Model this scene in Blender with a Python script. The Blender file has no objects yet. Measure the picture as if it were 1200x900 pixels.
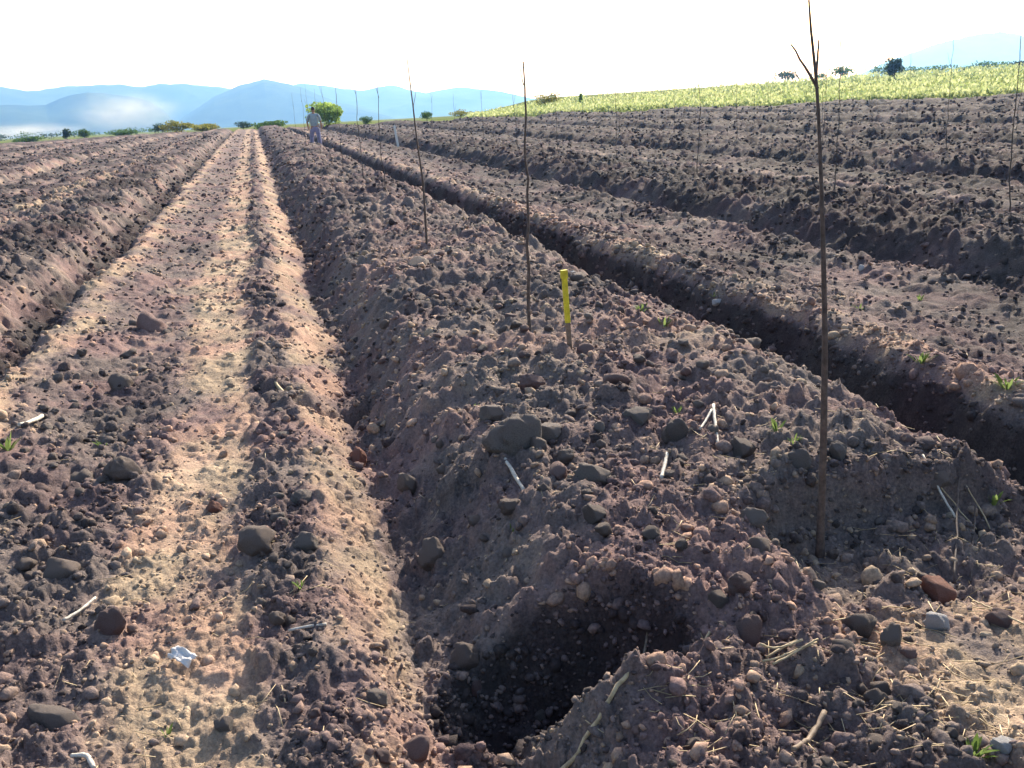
import bpy, math, random
import numpy as np
from mathutils import Vector

# ------------------------------------------------------------------ camera, sky, sun, exposure
SC = bpy.context.scene
COL = SC.collection
W, HPX, F = 1200.0, 900.0, 1100.0          # photograph size and focal length in its pixels
EYE = np.array([0.0, 0.0, 1.62])
ROLL = math.radians(2.9)
PITCH = math.radians(16.1045)
YAW = math.radians(14.1336)                 # rows run along +Y; the camera looks right of them
SUN_AZ, SUN_EL = math.radians(35.5), math.radians(28.0)   # azimuth from +Y towards +X

fwd = np.array([math.sin(YAW)*math.cos(PITCH), math.cos(YAW)*math.cos(PITCH), -math.sin(PITCH)])
rgt0 = np.array([math.cos(YAW), -math.sin(YAW), 0.0])
up0 = np.cross(rgt0, fwd)
RGT = rgt0*math.cos(ROLL) - up0*math.sin(ROLL)
UPV = up0*math.cos(ROLL) + rgt0*math.sin(ROLL)

cd = bpy.data.cameras.new('camera')
cam = bpy.data.objects.new('camera', cd)
COL.objects.link(cam)
from mathutils import Matrix
m = Matrix(((RGT[0], UPV[0], -fwd[0], EYE[0]), (RGT[1], UPV[1], -fwd[1], EYE[1]),
            (RGT[2], UPV[2], -fwd[2], EYE[2]), (0, 0, 0, 1)))
cam.matrix_world = m
cd.sensor_width = 36.0
cd.lens = 36.0*F/W
cd.clip_start = 0.05
cd.clip_end = 30000
SC.camera = cam

world = bpy.data.worlds.new('World')
SC.world = world
world.use_nodes = True
wn = world.node_tree.nodes
sky = wn.new('ShaderNodeTexSky')
sky.sky_type = 'NISHITA'
sky.sun_disc = False
sky.sun_elevation = SUN_EL
sky.sun_rotation = SUN_AZ
sky.air_density = 1.0
sky.dust_density = 3.0
sky.ozone_density = 2.0
world.node_tree.links.new(sky.outputs[0], wn['Background'].inputs[0])
wn['Background'].inputs[1].default_value = 0.12

sd = bpy.data.lights.new('sun', 'SUN')
sd.energy = 5.0
sd.angle = math.radians(0.5)
sd.color = (1.0, 0.94, 0.86)
sun = bpy.data.objects.new('sun', sd)
COL.objects.link(sun)
sdir = Vector((math.sin(SUN_AZ)*math.cos(SUN_EL), math.cos(SUN_AZ)*math.cos(SUN_EL), math.sin(SUN_EL)))
sun.rotation_euler = sdir.to_track_quat('Z', 'Y').to_euler()
sun.location = sdir*100

SC.view_settings.view_transform = 'Standard'
SC.view_settings.look = 'None'
SC.view_settings.gamma = 1.0
SC.view_settings.use_curve_mapping = False
SC.view_settings.exposure = 1.14
SC.cycles.max_bounces = 5
SC.cycles.volume_bounces = 0

RNG = np.random.default_rng(11)
random.seed(5)

# ------------------------------------------------------------------ numpy noise
def _h(ix, iy, s):
    n = (ix.astype(np.int64)*374761393 + iy.astype(np.int64)*668265263 + s*1442695041) & 0xffffffff
    n = ((n ^ (n >> 13))*1274126177) & 0xffffffff
    n = ((n ^ (n >> 16))*2246822519) & 0xffffffff
    return ((n ^ (n >> 15)) & 0xffffff)/float(0x1000000)

def noise(x, y, s=0):                        # gradient noise, about -0.7 .. 0.7
    x0, y0 = np.floor(x), np.floor(y)
    fx, fy = x-x0, y-y0
    ux, uy = fx*fx*fx*(fx*(fx*6-15)+10), fy*fy*fy*(fy*(fy*6-15)+10)
    def g(ax, ay):
        a = _h(x0+ax, y0+ay, s)*6.2831853
        return np.cos(a)*(fx-ax)+np.sin(a)*(fy-ay)
    a, b, c, d = g(0, 0), g(1, 0), g(0, 1), g(1, 1)
    return (a+(b-a)*ux)*(1-uy)+(c+(d-c)*ux)*uy

def fbm(x, y, s=0, o=4):
    t, a = 0, 1.0
    for k in range(o):
        t = t+a*noise(x*2**k, y*2**k, s+k*17)
        a *= .5
    return t

def clods(x, y, c, s, fill=1.0):             # broken lumps of size c, each with its own stretch, edge and tilt
    x, y = x/c, y/c
    x, y = x+.30*noise(x*1.9, y*1.9, s+7)+.12*noise(x*5, y*5, s+8), y+.30*noise(x*1.9+9, y*1.9, s+9)+.12*noise(x*5+9, y*5, s+6)
    x0, y0 = np.floor(x), np.floor(y)
    out = np.zeros_like(x)
    for ax in (-1, 0, 1):
        for ay in (-1, 0, 1):
            cx, cy = x0+ax, y0+ay
            k = _h(cx, cy, s+2); th = _h(cx, cy, s+3)*6.2832
            dx = x-cx-_h(cx, cy, s); dy = y-cy-_h(cx, cy, s+1)
            ct, st = np.cos(th), np.sin(th)
            e, f = ct*dx+st*dy, (ct*dy-st*dx)*1.35
            r = (.30+.5*k)*(k < fill)+1e-4
            ae, af = np.abs(e)/r, np.abs(f)/r
            d = .25*np.sqrt(ae*ae+af*af)+.75*np.maximum(np.maximum(ae, af), .72*(ae+af))
            prof = np.sqrt(np.maximum(0, 1-np.clip(d, 0, 1)**2.2))*np.clip(.82+.52*e/r+.28*f/r, .2, 1.12)
            out = np.maximum(out, np.where(d < 1, prof, 0)*r)
    return out*c

def sstep(a, b, v):
    t = np.clip((v-a)/(b-a), 0, 1)
    return t*t*(3-2*t)

def sp(v, k):                                # soft ramp
    return np.where(v/k > 30, v, k*np.log1p(np.exp(np.minimum(v/k, 30))))

# ------------------------------------------------------------------ the lie of the land
P = 5.4                                      # spacing of the planting ridges
EDGE_A, EDGE_B = np.array([19.0, 83.0]), np.array([40.0, 45.0])   # far right edge of the ploughed field
_ed = (EDGE_B-EDGE_A)/np.linalg.norm(EDGE_B-EDGE_A)
EDGE_N = np.array([-_ed[1], _ed[0]])
if EDGE_N[0] < 0: EDGE_N = -EDGE_N

def beyond(x, y):                            # metres beyond the right edge
    return (x-EDGE_A[0])*EDGE_N[0]+(y-EDGE_A[1])*EDGE_N[1]

def outside(x, y):                           # >0 outside the ploughed field
    wob = 1.2*noise(x*.05, y*.05, 77)
    return np.maximum(beyond(x, y), y-150)+wob

def lie(x, y):
    ax = np.where(x > 0, .95*x, -.25*x)
    d = .86*y+sp(ax, 2.0)
    g = .0158*(sp(d-9, 4.0)-sp(d-88, 8.0))*(1-.35*sstep(0, 30, -x))
    b = beyond(x, y)
    g = g+.031*(sp(b-4, 6.0)-sp(b-150, 20.0))*sstep(.20, .31, x/np.maximum(y, 1.0))
    return g

_S = np.array([0, .10, .42, .62, 1.0, 1.6, 2.0, 2.22, 2.42, 2.58, 2.80, 2.98, 3.06, 3.15, 3.26, 3.36, 3.55, 3.9, 4.6, 4.98, 5.12, 5.30, 5.4])
_Z = np.array([-.13, -.11, .17, .235, .27, .28, .25, .19, .05, -.17, -.31, -.32, -.28, -.05, .07, .10, .06, .0, -.01, .035, .03, -.07, -.13])

def rowpos(x, y):
    w = .13*noise(x*.5+3, y*.35, 5)+.06*noise(x*1.7, y*1.3, 6)+.07*noise(x*1.1, y*1.6, 2)+.05*noise(x*5, y*5, 7)+.02*noise(x*11, y*11, 4)
    w = w+.09*(1-sstep(3.2, 6.5, y))*sstep(2.1, 2.7, x)*(1-sstep(4.2, 5.0, x))
    return np.mod(x+w-.40, P)

PIT = (.69, 2.31, .40, .27)
def relief(x, y):
    """ridges, furrows, planting pit: everything but the clods"""
    s = rowpos(x, y)
    z = np.interp(s, _S, _Z)
    top = sstep(.3, .8, s)*(1-sstep(2.2, 2.7, s))
    z = z*(1+.25*noise(x*.4, y*.28, 9)) + top*.09*fbm(x*.9, y*.7, 20, 3)
    z = np.where(z > 0, z*(1-.38*sstep(1.9, 2.6, -x)), z)
    z = z*(1-.30*sstep(5.4, 9, x)) + .03*fbm(x*.7, y*.5, 30, 3)
    # a wash-out cut through the track edge
    gu = np.exp(-((y-5.45-.15*noise(x*3, y*0, 8))/.10)**2)*sstep(-.05, .12, x)*(1-sstep(.5, .8, x))
    z = z-.13*gu
    # ridge thrown lower close to the camera, scooped out right of the pit
    near = 1-sstep(2.0, 2.55, y+.12*noise(x*2, y*2, 41))
    z = np.where(x > .3, z-near*.13*top, z)
    wy = y+.10*noise(x*2.6, y*2.6, 42)
    sc = sstep(1.42, 1.68, x)*(1-sstep(2.7, 3.1, x))*(1-sstep(2.74, 2.86, wy))*sstep(2.05, 2.5, wy)
    z = z-.19*sc
    # planting pit with a thrown-up rim
    cx, cy, rx, ry = PIT
    dx, dy = (x-cx)/rx, (y-cy+.10*(x-cx))/ry
    d = np.sqrt(dx*dx+dy*dy)+.16*noise(x*4, y*4, 43)+.08*noise(x*9, y*9, 44)
    rim = np.exp(-((d-1.20)/.20)**2)*(1-sstep(2.25, 2.5, y))*sstep(.45, .65, x)
    z = z+.06*rim
    inside = (1-sstep(.50, 1.04, d))**.8
    z = z*(1-inside)+(-.29+.07*fbm(x*5, y*5, 45, 2))*inside
    return z, s

def rough_dry_shade(x, y, s):
    """how cloddy and how dry and pale the soil is, with painted shade in trench and pit"""
    n1 = .5+.9*fbm(x*.8, y*.5, 60, 3)
    n2 = .5+.9*fbm(x*2.5, y*1.4, 61, 3)
    bed = sstep(3.15, 3.3, s)
    tri = lambda a, b, c, d: sstep(a, b, s)*(1-sstep(c, d, s))
    wheel = tri(4.22, 4.42, 4.70, 4.85)       # smooth dusty wheel track
    strip = tri(4.74, 4.86, 4.98, 5.08)
    slope = np.maximum(tri(5.02, 5.1, 5.3, 5.4), 0)
    lip = tri(3.16, 3.22, 3.42, 3.65)
    bank = tri(2.2, 2.4, 2.62, 2.8)
    mine = sstep(-1.9, -1.6, x)*(1-sstep(.45, .6, x))          # the bed the photographer stands on
    left = 1-sstep(-2.0, -1.6, x)
    rough = np.ones_like(x)
    far = sstep(4, 9, y)
    band = bed*(1-wheel)*(1-strip)*mine
    rough = rough-.55*wheel*(.45+.55*mine)-.28*slope*mine*(1-.6*far)-.22*bed*(1-mine)-.1*lip-band*(.12+.42*far)
    wall = tri(3.06, 3.12, 3.2, 3.24)
    rough = rough*(1-.25*wall)
    dry = .27+.34*(n1-.5)
    dry = dry+mine*(wheel*(.46+.55*(n2-.5))+slope*(.33+.5*(n2-.5))+strip*.02+.10*bed*far)
    dry = dry+lip*(.30+.7*(n2-.5))*(1-.6*sstep(8, 14, np.abs(x)))
    dry = dry+bank*.15*n2*(1-sstep(5, 9, x))
    dry = dry+left*(-.11+.25*(n1-.5)+bank*.26*(1-.7*sstep(9, 16, y))+wheel*.10)
    dry = dry+.11*sstep(.5, .8, x)*(1-sstep(2.6, 3.0, x))*(1-sstep(8, 16, y))+left*tri(.35, .6, 1.1, 1.5)*.34*(1-sstep(5.5, 6.5, -x))
    dry = dry-.24*sstep(4.0, 7, x)-.30*tri(2.5, 2.7, 3.14, 3.24)  # last term paints the trench's shade into the soil colour
    corner = sstep(1.35, 1.7, x)*(1-sstep(2.15, 2.3, y))*(1-sstep(3, 3.5, x))
    dry = dry+corner*.5*n2*1.6
    rough = rough-.55*corner
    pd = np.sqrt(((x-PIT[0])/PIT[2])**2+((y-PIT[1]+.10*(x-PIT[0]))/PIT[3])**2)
    dry = dry-.45*(1-sstep(.85, 1.08, pd))  # shade inside the pit, painted as darker soil
    return np.clip(rough, .12, 1.3), np.clip(dry, 0, 1)

def height(x, y, rr=None, full=True):
    """soil surface; rr = grid step there, to fade lumps that are too fine to draw"""
    x = np.atleast_1d(np.asarray(x, float)); y = np.atleast_1d(np.asarray(y, float))
    z, s = relief(x, y)
    rough, dry = rough_dry_shade(x, y, s)
    r = np.hypot(x, y)
    wx = x+.035*noise(x*7, y*7, 90)+.012*noise(x*23, y*23, 91)
    wy = y+.035*noise(x*7, y*7, 92)+.012*noise(x*23, y*23, 93)
    rq = np.clip(rough*1.15-.15, 0, 1.2)
    def layer(mask, c, sd, fill, ox=0.0, oy=0.0):
        o = np.zeros_like(z)
        i = np.nonzero(mask > .002)[0]
        if len(i): o[i] = mask[i]*clods(wx[i]+ox, wy[i]+oy, c, sd, fill)
        return o
    z = z+layer(rq*.16*sstep(5, 22, r), .62, 100, .75)
    z = z+layer(rq*.46*(.6+.75*sstep(4, 15, r))*(1-.3*sstep(40, 80, r)), .26, 110, .66)
    z = z+layer(rq*.58*(1+.35*sstep(5, 14, r))*(1-sstep(30, 55, r)), .13, 120, .66, 3)
    z = z+layer((.25+.75*rough)*.62*(1-sstep(12, 24, r)), .066, 130, .66, 0, 5)
    z = z+layer((.45+.55*rough)*.60*(1-sstep(3.6, 7, r)), .034, 140, .7, 7)
    z = z+.10*rough*fbm(x*1.6, y*1.6, 155, 3)*sstep(12, 35, r)
    z = z+.018*rough*fbm(x*9, y*9, 150, 3)*(1-sstep(8, 20, r))
    nr = np.nonzero(r < 6)[0]
    z[nr] += ((.004+.006*rough)*fbm(x*38, y*38, 160, 2)*(1-sstep(3, 6, r)))[nr]
    out = outside(x, y)
    fade = 1-sstep(-1.5, 1.0, out)
    return lie(x, y)+z*fade-.15*(1-fade), rough, dry, s

def ray(px, py):
    d = fwd+RGT*(px-600)/F+UPV*(450-py)/F
    return d

_T = np.exp(np.linspace(math.log(1.4), math.log(160), 260))
def hit(px, py):
    """first point of the soil seen at a pixel of the photograph"""
    d = ray(px, py)
    lo, hi = _T[0], _T[-1]
    for ts in (_T, None, None):
        if ts is None: ts = np.linspace(lo, hi, 24)
        q = EYE[None, :]+d[None, :]*ts[:, None]
        below = np.nonzero(q[:, 2] < height(q[:, 0], q[:, 1])[0])[0]
        i = max(1, below[0]) if len(below) else len(ts)-1
        lo, hi = ts[i-1], ts[i]
    return EYE+d*hi

def at_depth(px, py, depth):                 # point at a depth along the lens axis
    return EYE+ray(px, py)*depth

# ------------------------------------------------------------------ materials
def mat(name):
    mt = bpy.data.materials.new(name)
    mt.use_nodes = True
    nt = mt.node_tree
    return mt, nt, nt.nodes['Principled BSDF']

def N(nt, t, **kw):
    n = nt.nodes.new(t)
    for k, v in kw.items():
        setattr(n, k, v)
    return n

def ramp(nt, fac, stops):
    r = N(nt, 'ShaderNodeValToRGB')
    el = r.color_ramp.elements
    while len(el) < len(stops): el.new(.5)
    for e, (p, c) in zip(el, stops):
        e.position = p; e.color = (*c, 1)
    nt.links.new(fac, r.inputs[0])
    return r.outputs[0]

def texn(nt, scale, detail=4, rough=.6, vec=None):
    n = N(nt, 'ShaderNodeTexNoise')
    n.inputs['Scale'].default_value = scale
    n.inputs['Detail'].default_value = detail
    n.inputs['Roughness'].default_value = rough
    if vec is None:
        vec = N(nt, 'ShaderNodeNewGeometry').outputs['Position']
    nt.links.new(vec, n.inputs['Vector'])
    return n.outputs['Fac']

def mixc(nt, fac, a, b, mode='MIX'):
    n = N(nt, 'ShaderNodeMix', data_type='RGBA', blend_type=mode)
    for s, v in ((n.inputs[0], fac), (n.inputs[6], a), (n.inputs[7], b)):
        if hasattr(v, 'is_linked'): nt.links.new(v, s)
        else: s.default_value = v if isinstance(v, float) else (*v, 1)
    return n.outputs[2]

def mathn(nt, op, a, b=None, clamp=False):
    n = N(nt, 'ShaderNodeMath', operation=op, use_clamp=clamp)
    for s, v in zip(n.inputs, (a, b)):
        if v is None: continue
        if hasattr(v, 'is_linked'): nt.links.new(v, s)
        else: s.default_value = v
    return n.outputs[0]

def bump(nt, bs, fac, dist, strength=1.0):
    b = N(nt, 'ShaderNodeBump')
    b.inputs['Strength'].default_value = strength
    b.inputs['Distance'].default_value = dist
    nt.links.new(fac, b.inputs['Height'])
    nt.links.new(b.outputs[0], bs.inputs['Normal'])

def soil_material(name, crumb=False):
    mt, nt, bs = mat(name)
    at = N(nt, 'ShaderNodeAttribute', attribute_name='dry')  # soil dryness, plus the shade painted into trench and pit
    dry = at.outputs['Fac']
    n_big = texn(nt, 1.3, 4, .6)
    n_mid = texn(nt, 9.0, 5, .65)
    n_fine = texn(nt, 85.0, 4, .7)
    d2 = mathn(nt, 'ADD', dry, mathn(nt, 'MULTIPLY', mathn(nt, 'SUBTRACT', n_mid, .5), .55))
    if crumb:
        tint = N(nt, 'ShaderNodeAttribute', attribute_name='tint').outputs['Fac']
        d2 = mathn(nt, 'ADD', d2, mathn(nt, 'MULTIPLY', mathn(nt, 'SUBTRACT', tint, .42), .85))
    d2 = mathn(nt, 'ADD', d2, mathn(nt, 'MULTIPLY', mathn(nt, 'SUBTRACT', n_fine, .5), .35), True)
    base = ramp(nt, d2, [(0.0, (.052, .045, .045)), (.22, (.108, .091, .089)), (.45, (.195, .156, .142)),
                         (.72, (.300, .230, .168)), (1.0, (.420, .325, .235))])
    mauve = mixc(nt, mathn(nt, 'MULTIPLY', ramp(nt, n_big, [(.42, (0, 0, 0)), (.60, (1, 1, 1))]), .65),
                 base, (1.10, .85, .93), 'MULTIPLY')
    spk = ramp(nt, n_fine, [(.30, (.72, .72, .74)), (.5, (1, 1, 1)), (.72, (1.3, 1.28, 1.24))])
    nt.links.new(mixc(nt, 1.0, mauve, spk, 'MULTIPLY'), bs.inputs['Base Color'])
    bs.inputs['Roughness'].default_value = .95
    bs.inputs['Specular IOR Level'].default_value = .08
    f2 = mathn(nt, 'ADD', texn(nt, 60.0, 6, .72), mathn(nt, 'MULTIPLY', n_mid, 1.6))
    bump(nt, bs, f2, .015 if not crumb else .008, .9)
    return mt

M = {}
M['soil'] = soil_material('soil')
M['crumb'] = soil_material('crumb', True)

def rock_material(name, lo, hi, scale=18, dusty=.7):
    mt, nt, bs = mat(name)
    oi = N(nt, 'ShaderNodeObjectInfo')
    tc = N(nt, 'ShaderNodeTexCoord').outputs['Object']
    n1 = texn(nt, scale, 6, .68, tc)
    n2 = texn(nt, scale*6, 4, .7, tc)
    c = ramp(nt, mathn(nt, 'ADD', n1, mathn(nt, 'MULTIPLY', mathn(nt, 'SUBTRACT', n2, .5), .6)), [(.33, lo), (.66, hi)])
    v = ramp(nt, oi.outputs['Random'], [(0, (.75, .75, .77)), (1, (1.2, 1.17, 1.14))])
    c = mixc(nt, 1.0, c, v, 'MULTIPLY')
    sep = N(nt, 'ShaderNodeSeparateXYZ'); nt.links.new(N(nt, 'ShaderNodeNewGeometry').outputs['Normal'], sep.inputs[0])
    dust = mathn(nt, 'MULTIPLY', ramp(nt, mathn(nt, 'ADD', sep.outputs[2], mathn(nt, 'MULTIPLY', n1, .9)), [(.55, (0, 0, 0)), (1.0, (1, 1, 1))]), dusty)
    nt.links.new(mixc(nt, dust, c, (.185, .150, .137)), bs.inputs['Base Color'])   # soil dust settled on the upper side
    bs.inputs['Roughness'].default_value = .88
    bs.inputs['Specular IOR Level'].default_value = .15
    bump(nt, bs, mathn(nt, 'ADD', n1, n2), .006, 1.0)
    return mt
M['rock_grey'] = rock_material('rock_grey', (.115, .105, .104), (.25, .232, .220))
M['rock_pale'] = rock_material('rock_pale', (.40, .39, .41), (.62, .61, .61), 18, .15)
M['rock_red'] = rock_material('rock_red', (.20, .085, .065), (.34, .165, .125), 18, .25)
M['rock_mauve'] = rock_material('rock_mauve', (.13, .084, .086), (.27, .18, .17), 18, .35)
M['clod'] = rock_material('clod', (.075, .064, .063), (.20, .165, .152), 26)

def plain_material(name, lo, hi, scale=20, rough=.7, trans=0.0):
    mt, nt, bs = mat(name)
    tc = N(nt, 'ShaderNodeTexCoord').outputs['Object']
    n1 = texn(nt, scale, 5, .65, tc)
    nt.links.new(ramp(nt, n1, [(.35, lo), (.66, hi)]), bs.inputs['Base Color'])
    bs.inputs['Roughness'].default_value = rough
    bs.inputs['Specular IOR Level'].default_value = .3
    bump(nt, bs, n1, .002, .5)
    return mt
M['bark'] = plain_material('bark', (.055, .040, .036), (.13, .098, .085), 45)
M['bark_far'] = plain_material('bark_far', (.05, .04, .036), (.10, .08, .07), 8)
M['straw'] = plain_material('straw', (.27, .20, .115), (.52, .41, .26), 40)
M['stick_pale'] = plain_material('stick_pale', (.36, .32, .27), (.62, .58, .52), 50)
M['twig'] = plain_material('twig', (.13, .10, .085), (.28, .23, .19), 60)
M['yellow_paint'] = plain_material('yellow_paint', (.50, .40, .03), (.80, .68, .04), 30, .6)
M['stake_wood'] = plain_material('stake_wood', (.12, .085, .06), (.26, .19, .14), 35)
M['white_paint'] = plain_material('white_paint', (.66, .65, .62), (.82, .81, .80), 20, .5)
M['plastic'] = plain_material('plastic', (.55, .53, .52), (.72, .69, .68), 30, .35)
M['skin'] = plain_material('skin', (.30, .17, .11), (.36, .21, .14), 8, .6)
M['shirt'] = plain_material('shirt', (.27, .33, .36), (.38, .44, .46), 6, .85)
M['trousers'] = plain_material('trousers', (.22, .20, .32), (.32, .30, .44), 6, .85)
M['hair'] = plain_material('hair', (.02, .017, .015), (.05, .04, .035), 20)
M['shoe'] = plain_material('shoe', (.04, .03, .03), (.08, .06, .05), 20)

def leaf_material(name, lo, hi, scale=1.2):
    mt, nt, bs = mat(name)
    nt.nodes.remove(bs)
    out = nt.nodes['Material Output']
    n1 = texn(nt, scale, 5, .7)
    at = N(nt, 'ShaderNodeAttribute', attribute_name='tint').outputs['Fac']
    f = mathn(nt, 'ADD', mathn(nt, 'MULTIPLY', n1, .6), mathn(nt, 'MULTIPLY', at, .45))
    c = ramp(nt, f, [(.25, lo), (.75, hi)])
    df = N(nt, 'ShaderNodeBsdfDiffuse'); tr = N(nt, 'ShaderNodeBsdfTranslucent')
    mx = N(nt, 'ShaderNodeMixShader'); mx.inputs[0].default_value = .45
    nt.links.new(c, df.inputs[0]); nt.links.new(c, tr.inputs[0])
    nt.links.new(df.outputs[0], mx.inputs[1]); nt.links.new(tr.outputs[0], mx.inputs[2])
    nt.links.new(mx.outputs[0], out.inputs[0])
    return mt
M['leaf_green'] = leaf_material('leaf_green', (.035, .075, .018), (.12, .20, .045))
M['leaf_dark'] = leaf_material('leaf_dark', (.020, .040, .016), (.06, .095, .035))
M['leaf_yellow'] = leaf_material('leaf_yellow', (.13, .15, .03), (.34, .32, .08))
M['leaf_crop'] = leaf_material('leaf_crop', (.20, .27, .08), (.60, .62, .32), .12)
M['leaf_weed'] = leaf_material('leaf_weed', (.08, .13, .03), (.20, .27, .09), 30)
M['leaf_lime'] = leaf_material('leaf_lime', (.14, .24, .04), (.42, .55, .14))

# ------------------------------------------------------------------ mesh helpers
def mesh_np(name, v, f, smooth=True, attrs=None):
    """v (n,3); f (m,3) or (m,4)"""
    me = bpy.data.meshes.new(name)
    v = np.asarray(v, np.float32); f = np.asarray(f, np.int32)
    k = f.shape[1]
    me.vertices.add(len(v)); me.vertices.foreach_set('co', v.ravel())
    me.loops.add(f.size); me.loops.foreach_set('vertex_index', f.ravel())
    me.polygons.add(len(f))
    me.polygons.foreach_set('loop_start', np.arange(0, f.size, k, dtype=np.int32))
    me.polygons.foreach_set('loop_total', np.full(len(f), k, np.int32))
    if smooth: me.polygons.foreach_set('use_smooth', np.ones(len(f), bool))
    for an, av in (attrs or {}).items():
        a = me.attributes.new(an, 'FLOAT', 'POINT')
        a.data.foreach_set('value', np.asarray(av, np.float32))
    me.update(calc_edges=True)
    return me

def link(name, me, material=None, parent=None, loc=None, **props):
    o = bpy.data.objects.new(name, me)
    COL.objects.link(o)
    if material is not None and me is not None and not me.materials: me.materials.append(material)
    if parent is not None: o.parent = parent
    if loc is not None: o.location = [float(c) for c in loc]
    for k, v in props.items(): o[k] = v
    return o

def icos(sub):
    import bmesh
    bm = bmesh.new()
    bmesh.ops.create_icosphere(bm, subdivisions=sub, radius=1.0)
    v = np.array([q.co[:] for q in bm.verts]); bm.verts.index_update()
    f = np.array([[q.index for q in t.verts] for t in bm.faces])
    bm.free()
    return v, f

def rotmats(n, rng=RNG):
    q = rng.normal(size=(n, 4)); q /= np.linalg.norm(q, axis=1)[:, None]
    w, x, y, z = q.T
    return np.stack([np.stack([1-2*(y*y+z*z), 2*(x*y-z*w), 2*(x*z+y*w)], 1),
                     np.stack([2*(x*y+z*w), 1-2*(x*x+z*z), 2*(y*z-x*w)], 1),
                     np.stack([2*(x*z-y*w), 2*(y*z+x*w), 1-2*(x*x+y*y)], 1)], 1)

def lump(sub, seed, amp=.22, angular=0.0):
    """an irregular stone or clod of radius about 1"""
    v, f = icos(sub)
    rng = np.random.default_rng(seed)
    o = rng.uniform(0, 50, 3)
    d = 1+amp*1.5*noise(v[:, 0]*1.3+o[0]+v[:, 2]*.7, v[:, 1]*1.3+o[1]-v[:, 2]*.9, seed)
    d = d+amp*.8*noise(v[:, 0]*3+o[1]+v[:, 2]*2, v[:, 1]*3+o[2]+v[:, 2]*2.3, seed+3)
    if sub >= 3:
        d = d+amp*.35*noise(v[:, 0]*8+v[:, 2]*6, v[:, 1]*8-v[:, 2]*5, seed+5)
    v = v*d[:, None]
    for _ in range(int(angular)):             # flattened facets
        n = rng.normal(size=3); n /= np.linalg.norm(n)
        h = rng.uniform(.6, .9)
        t = v@n-h
        v = v-np.outer(np.maximum(t, 0)*.85, n)
    return v, f

def tube(pts, rad, sides=7, cap=True):
    pts = np.asarray(pts, float); n = len(pts)
    rad = np.broadcast_to(np.asarray(rad, float), (n,))
    tg = np.gradient(pts, axis=0); tg /= np.linalg.norm(tg, axis=1)[:, None]+1e-9
    ref = np.array([1.0, 0, 0]) if abs(tg[0][0]) < .8 else np.array([0, 1.0, 0])
    vs = []
    for i in range(n):
        a = np.cross(tg[i], ref); a /= np.linalg.norm(a)
        b = np.cross(tg[i], a)
        th = np.arange(sides)*2*math.pi/sides
        vs.append(pts[i]+rad[i]*(np.cos(th)[:, None]*a+np.sin(th)[:, None]*b))
    fs = []
    for i in range(n-1):
        for k in range(sides):
            k2 = (k+1) % sides
            fs.append((i*sides+k, i*sides+k2, (i+1)*sides+k2, (i+1)*sides+k))
    v = np.concatenate(vs+[pts[:1], pts[-1:]])
    if cap:
        c0, c1 = n*sides, n*sides+1
        for k in range(sides):
            k2 = (k+1) % sides
            fs.append((c0, c0, k2, k) if False else (c0, k2, k, c0))
            fs.append((c1, (n-1)*sides+k, (n-1)*sides+k2, c1))
    return v, fs

def mesh_list(name, v, fs, smooth=True, attrs=None):
    me = bpy.data.meshes.new(name)
    fs = [tuple(dict.fromkeys(int(i) for i in q)) for q in fs]
    me.from_pydata([tuple(map(float, p)) for p in v], [], fs)
    if smooth:
        for p in me.polygons: p.use_smooth = True
    for an, av in (attrs or {}).items():
        a = me.attributes.new(an, 'FLOAT', 'POINT')
        a.data.foreach_set('value', np.asarray(av, np.float32))
    me.update()
    return me

def join(parts):
    vs, fs, o = [], [], 0
    for v, f in parts:
        vs.append(np.asarray(v)); fs += [tuple(i+o for i in q) for q in f]; o += len(v)
    return np.concatenate(vs), fs

def wobble_line(a, b, n, amp, seed):
    rng = np.random.default_rng(seed)
    t = np.linspace(0, 1, n)[:, None]
    p = np.asarray(a)*(1-t)+np.asarray(b)*t
    k = np.cumsum(rng.normal(size=(n, 3)), 0); k -= k[0]; k -= t*k[-1]
    return p+k*amp*np.linalg.norm(np.asarray(b)-np.asarray(a))

# ------------------------------------------------------------------ ploughed field (fine near the camera, coarser away)
def build_field():
    a_in = np.arange(-37, 37, .112)
    a_out = np.arange(37, 80, 1.0)
    ang = np.radians(np.concatenate([-a_out[::-1], a_in, a_out]))+YAW
    rr = np.exp(np.arange(math.log(1.15), math.log(172), .0045))
    A, R = np.meshgrid(ang, rr)
    X, Y = (R*np.sin(A)).ravel(), (R*np.cos(A)).ravel()
    Z, rough, dry, s = height(X, Y)
    n, k = len(rr), len(ang)
    i = np.arange(n*k).reshape(n, k)
    f = np.stack([i[:-1, :-1], i[:-1, 1:], i[1:, 1:], i[1:, :-1]], -1).reshape(-1, 4)[:, ::-1]
    keep = (outside(X, Y) < 1.0)[f].all(1)
    f = f[keep]
    used = np.zeros(len(X), bool); used[f] = True
    new = np.cumsum(used)-1
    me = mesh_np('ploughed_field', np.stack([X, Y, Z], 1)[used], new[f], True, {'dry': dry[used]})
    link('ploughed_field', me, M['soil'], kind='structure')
build_field()

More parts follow.
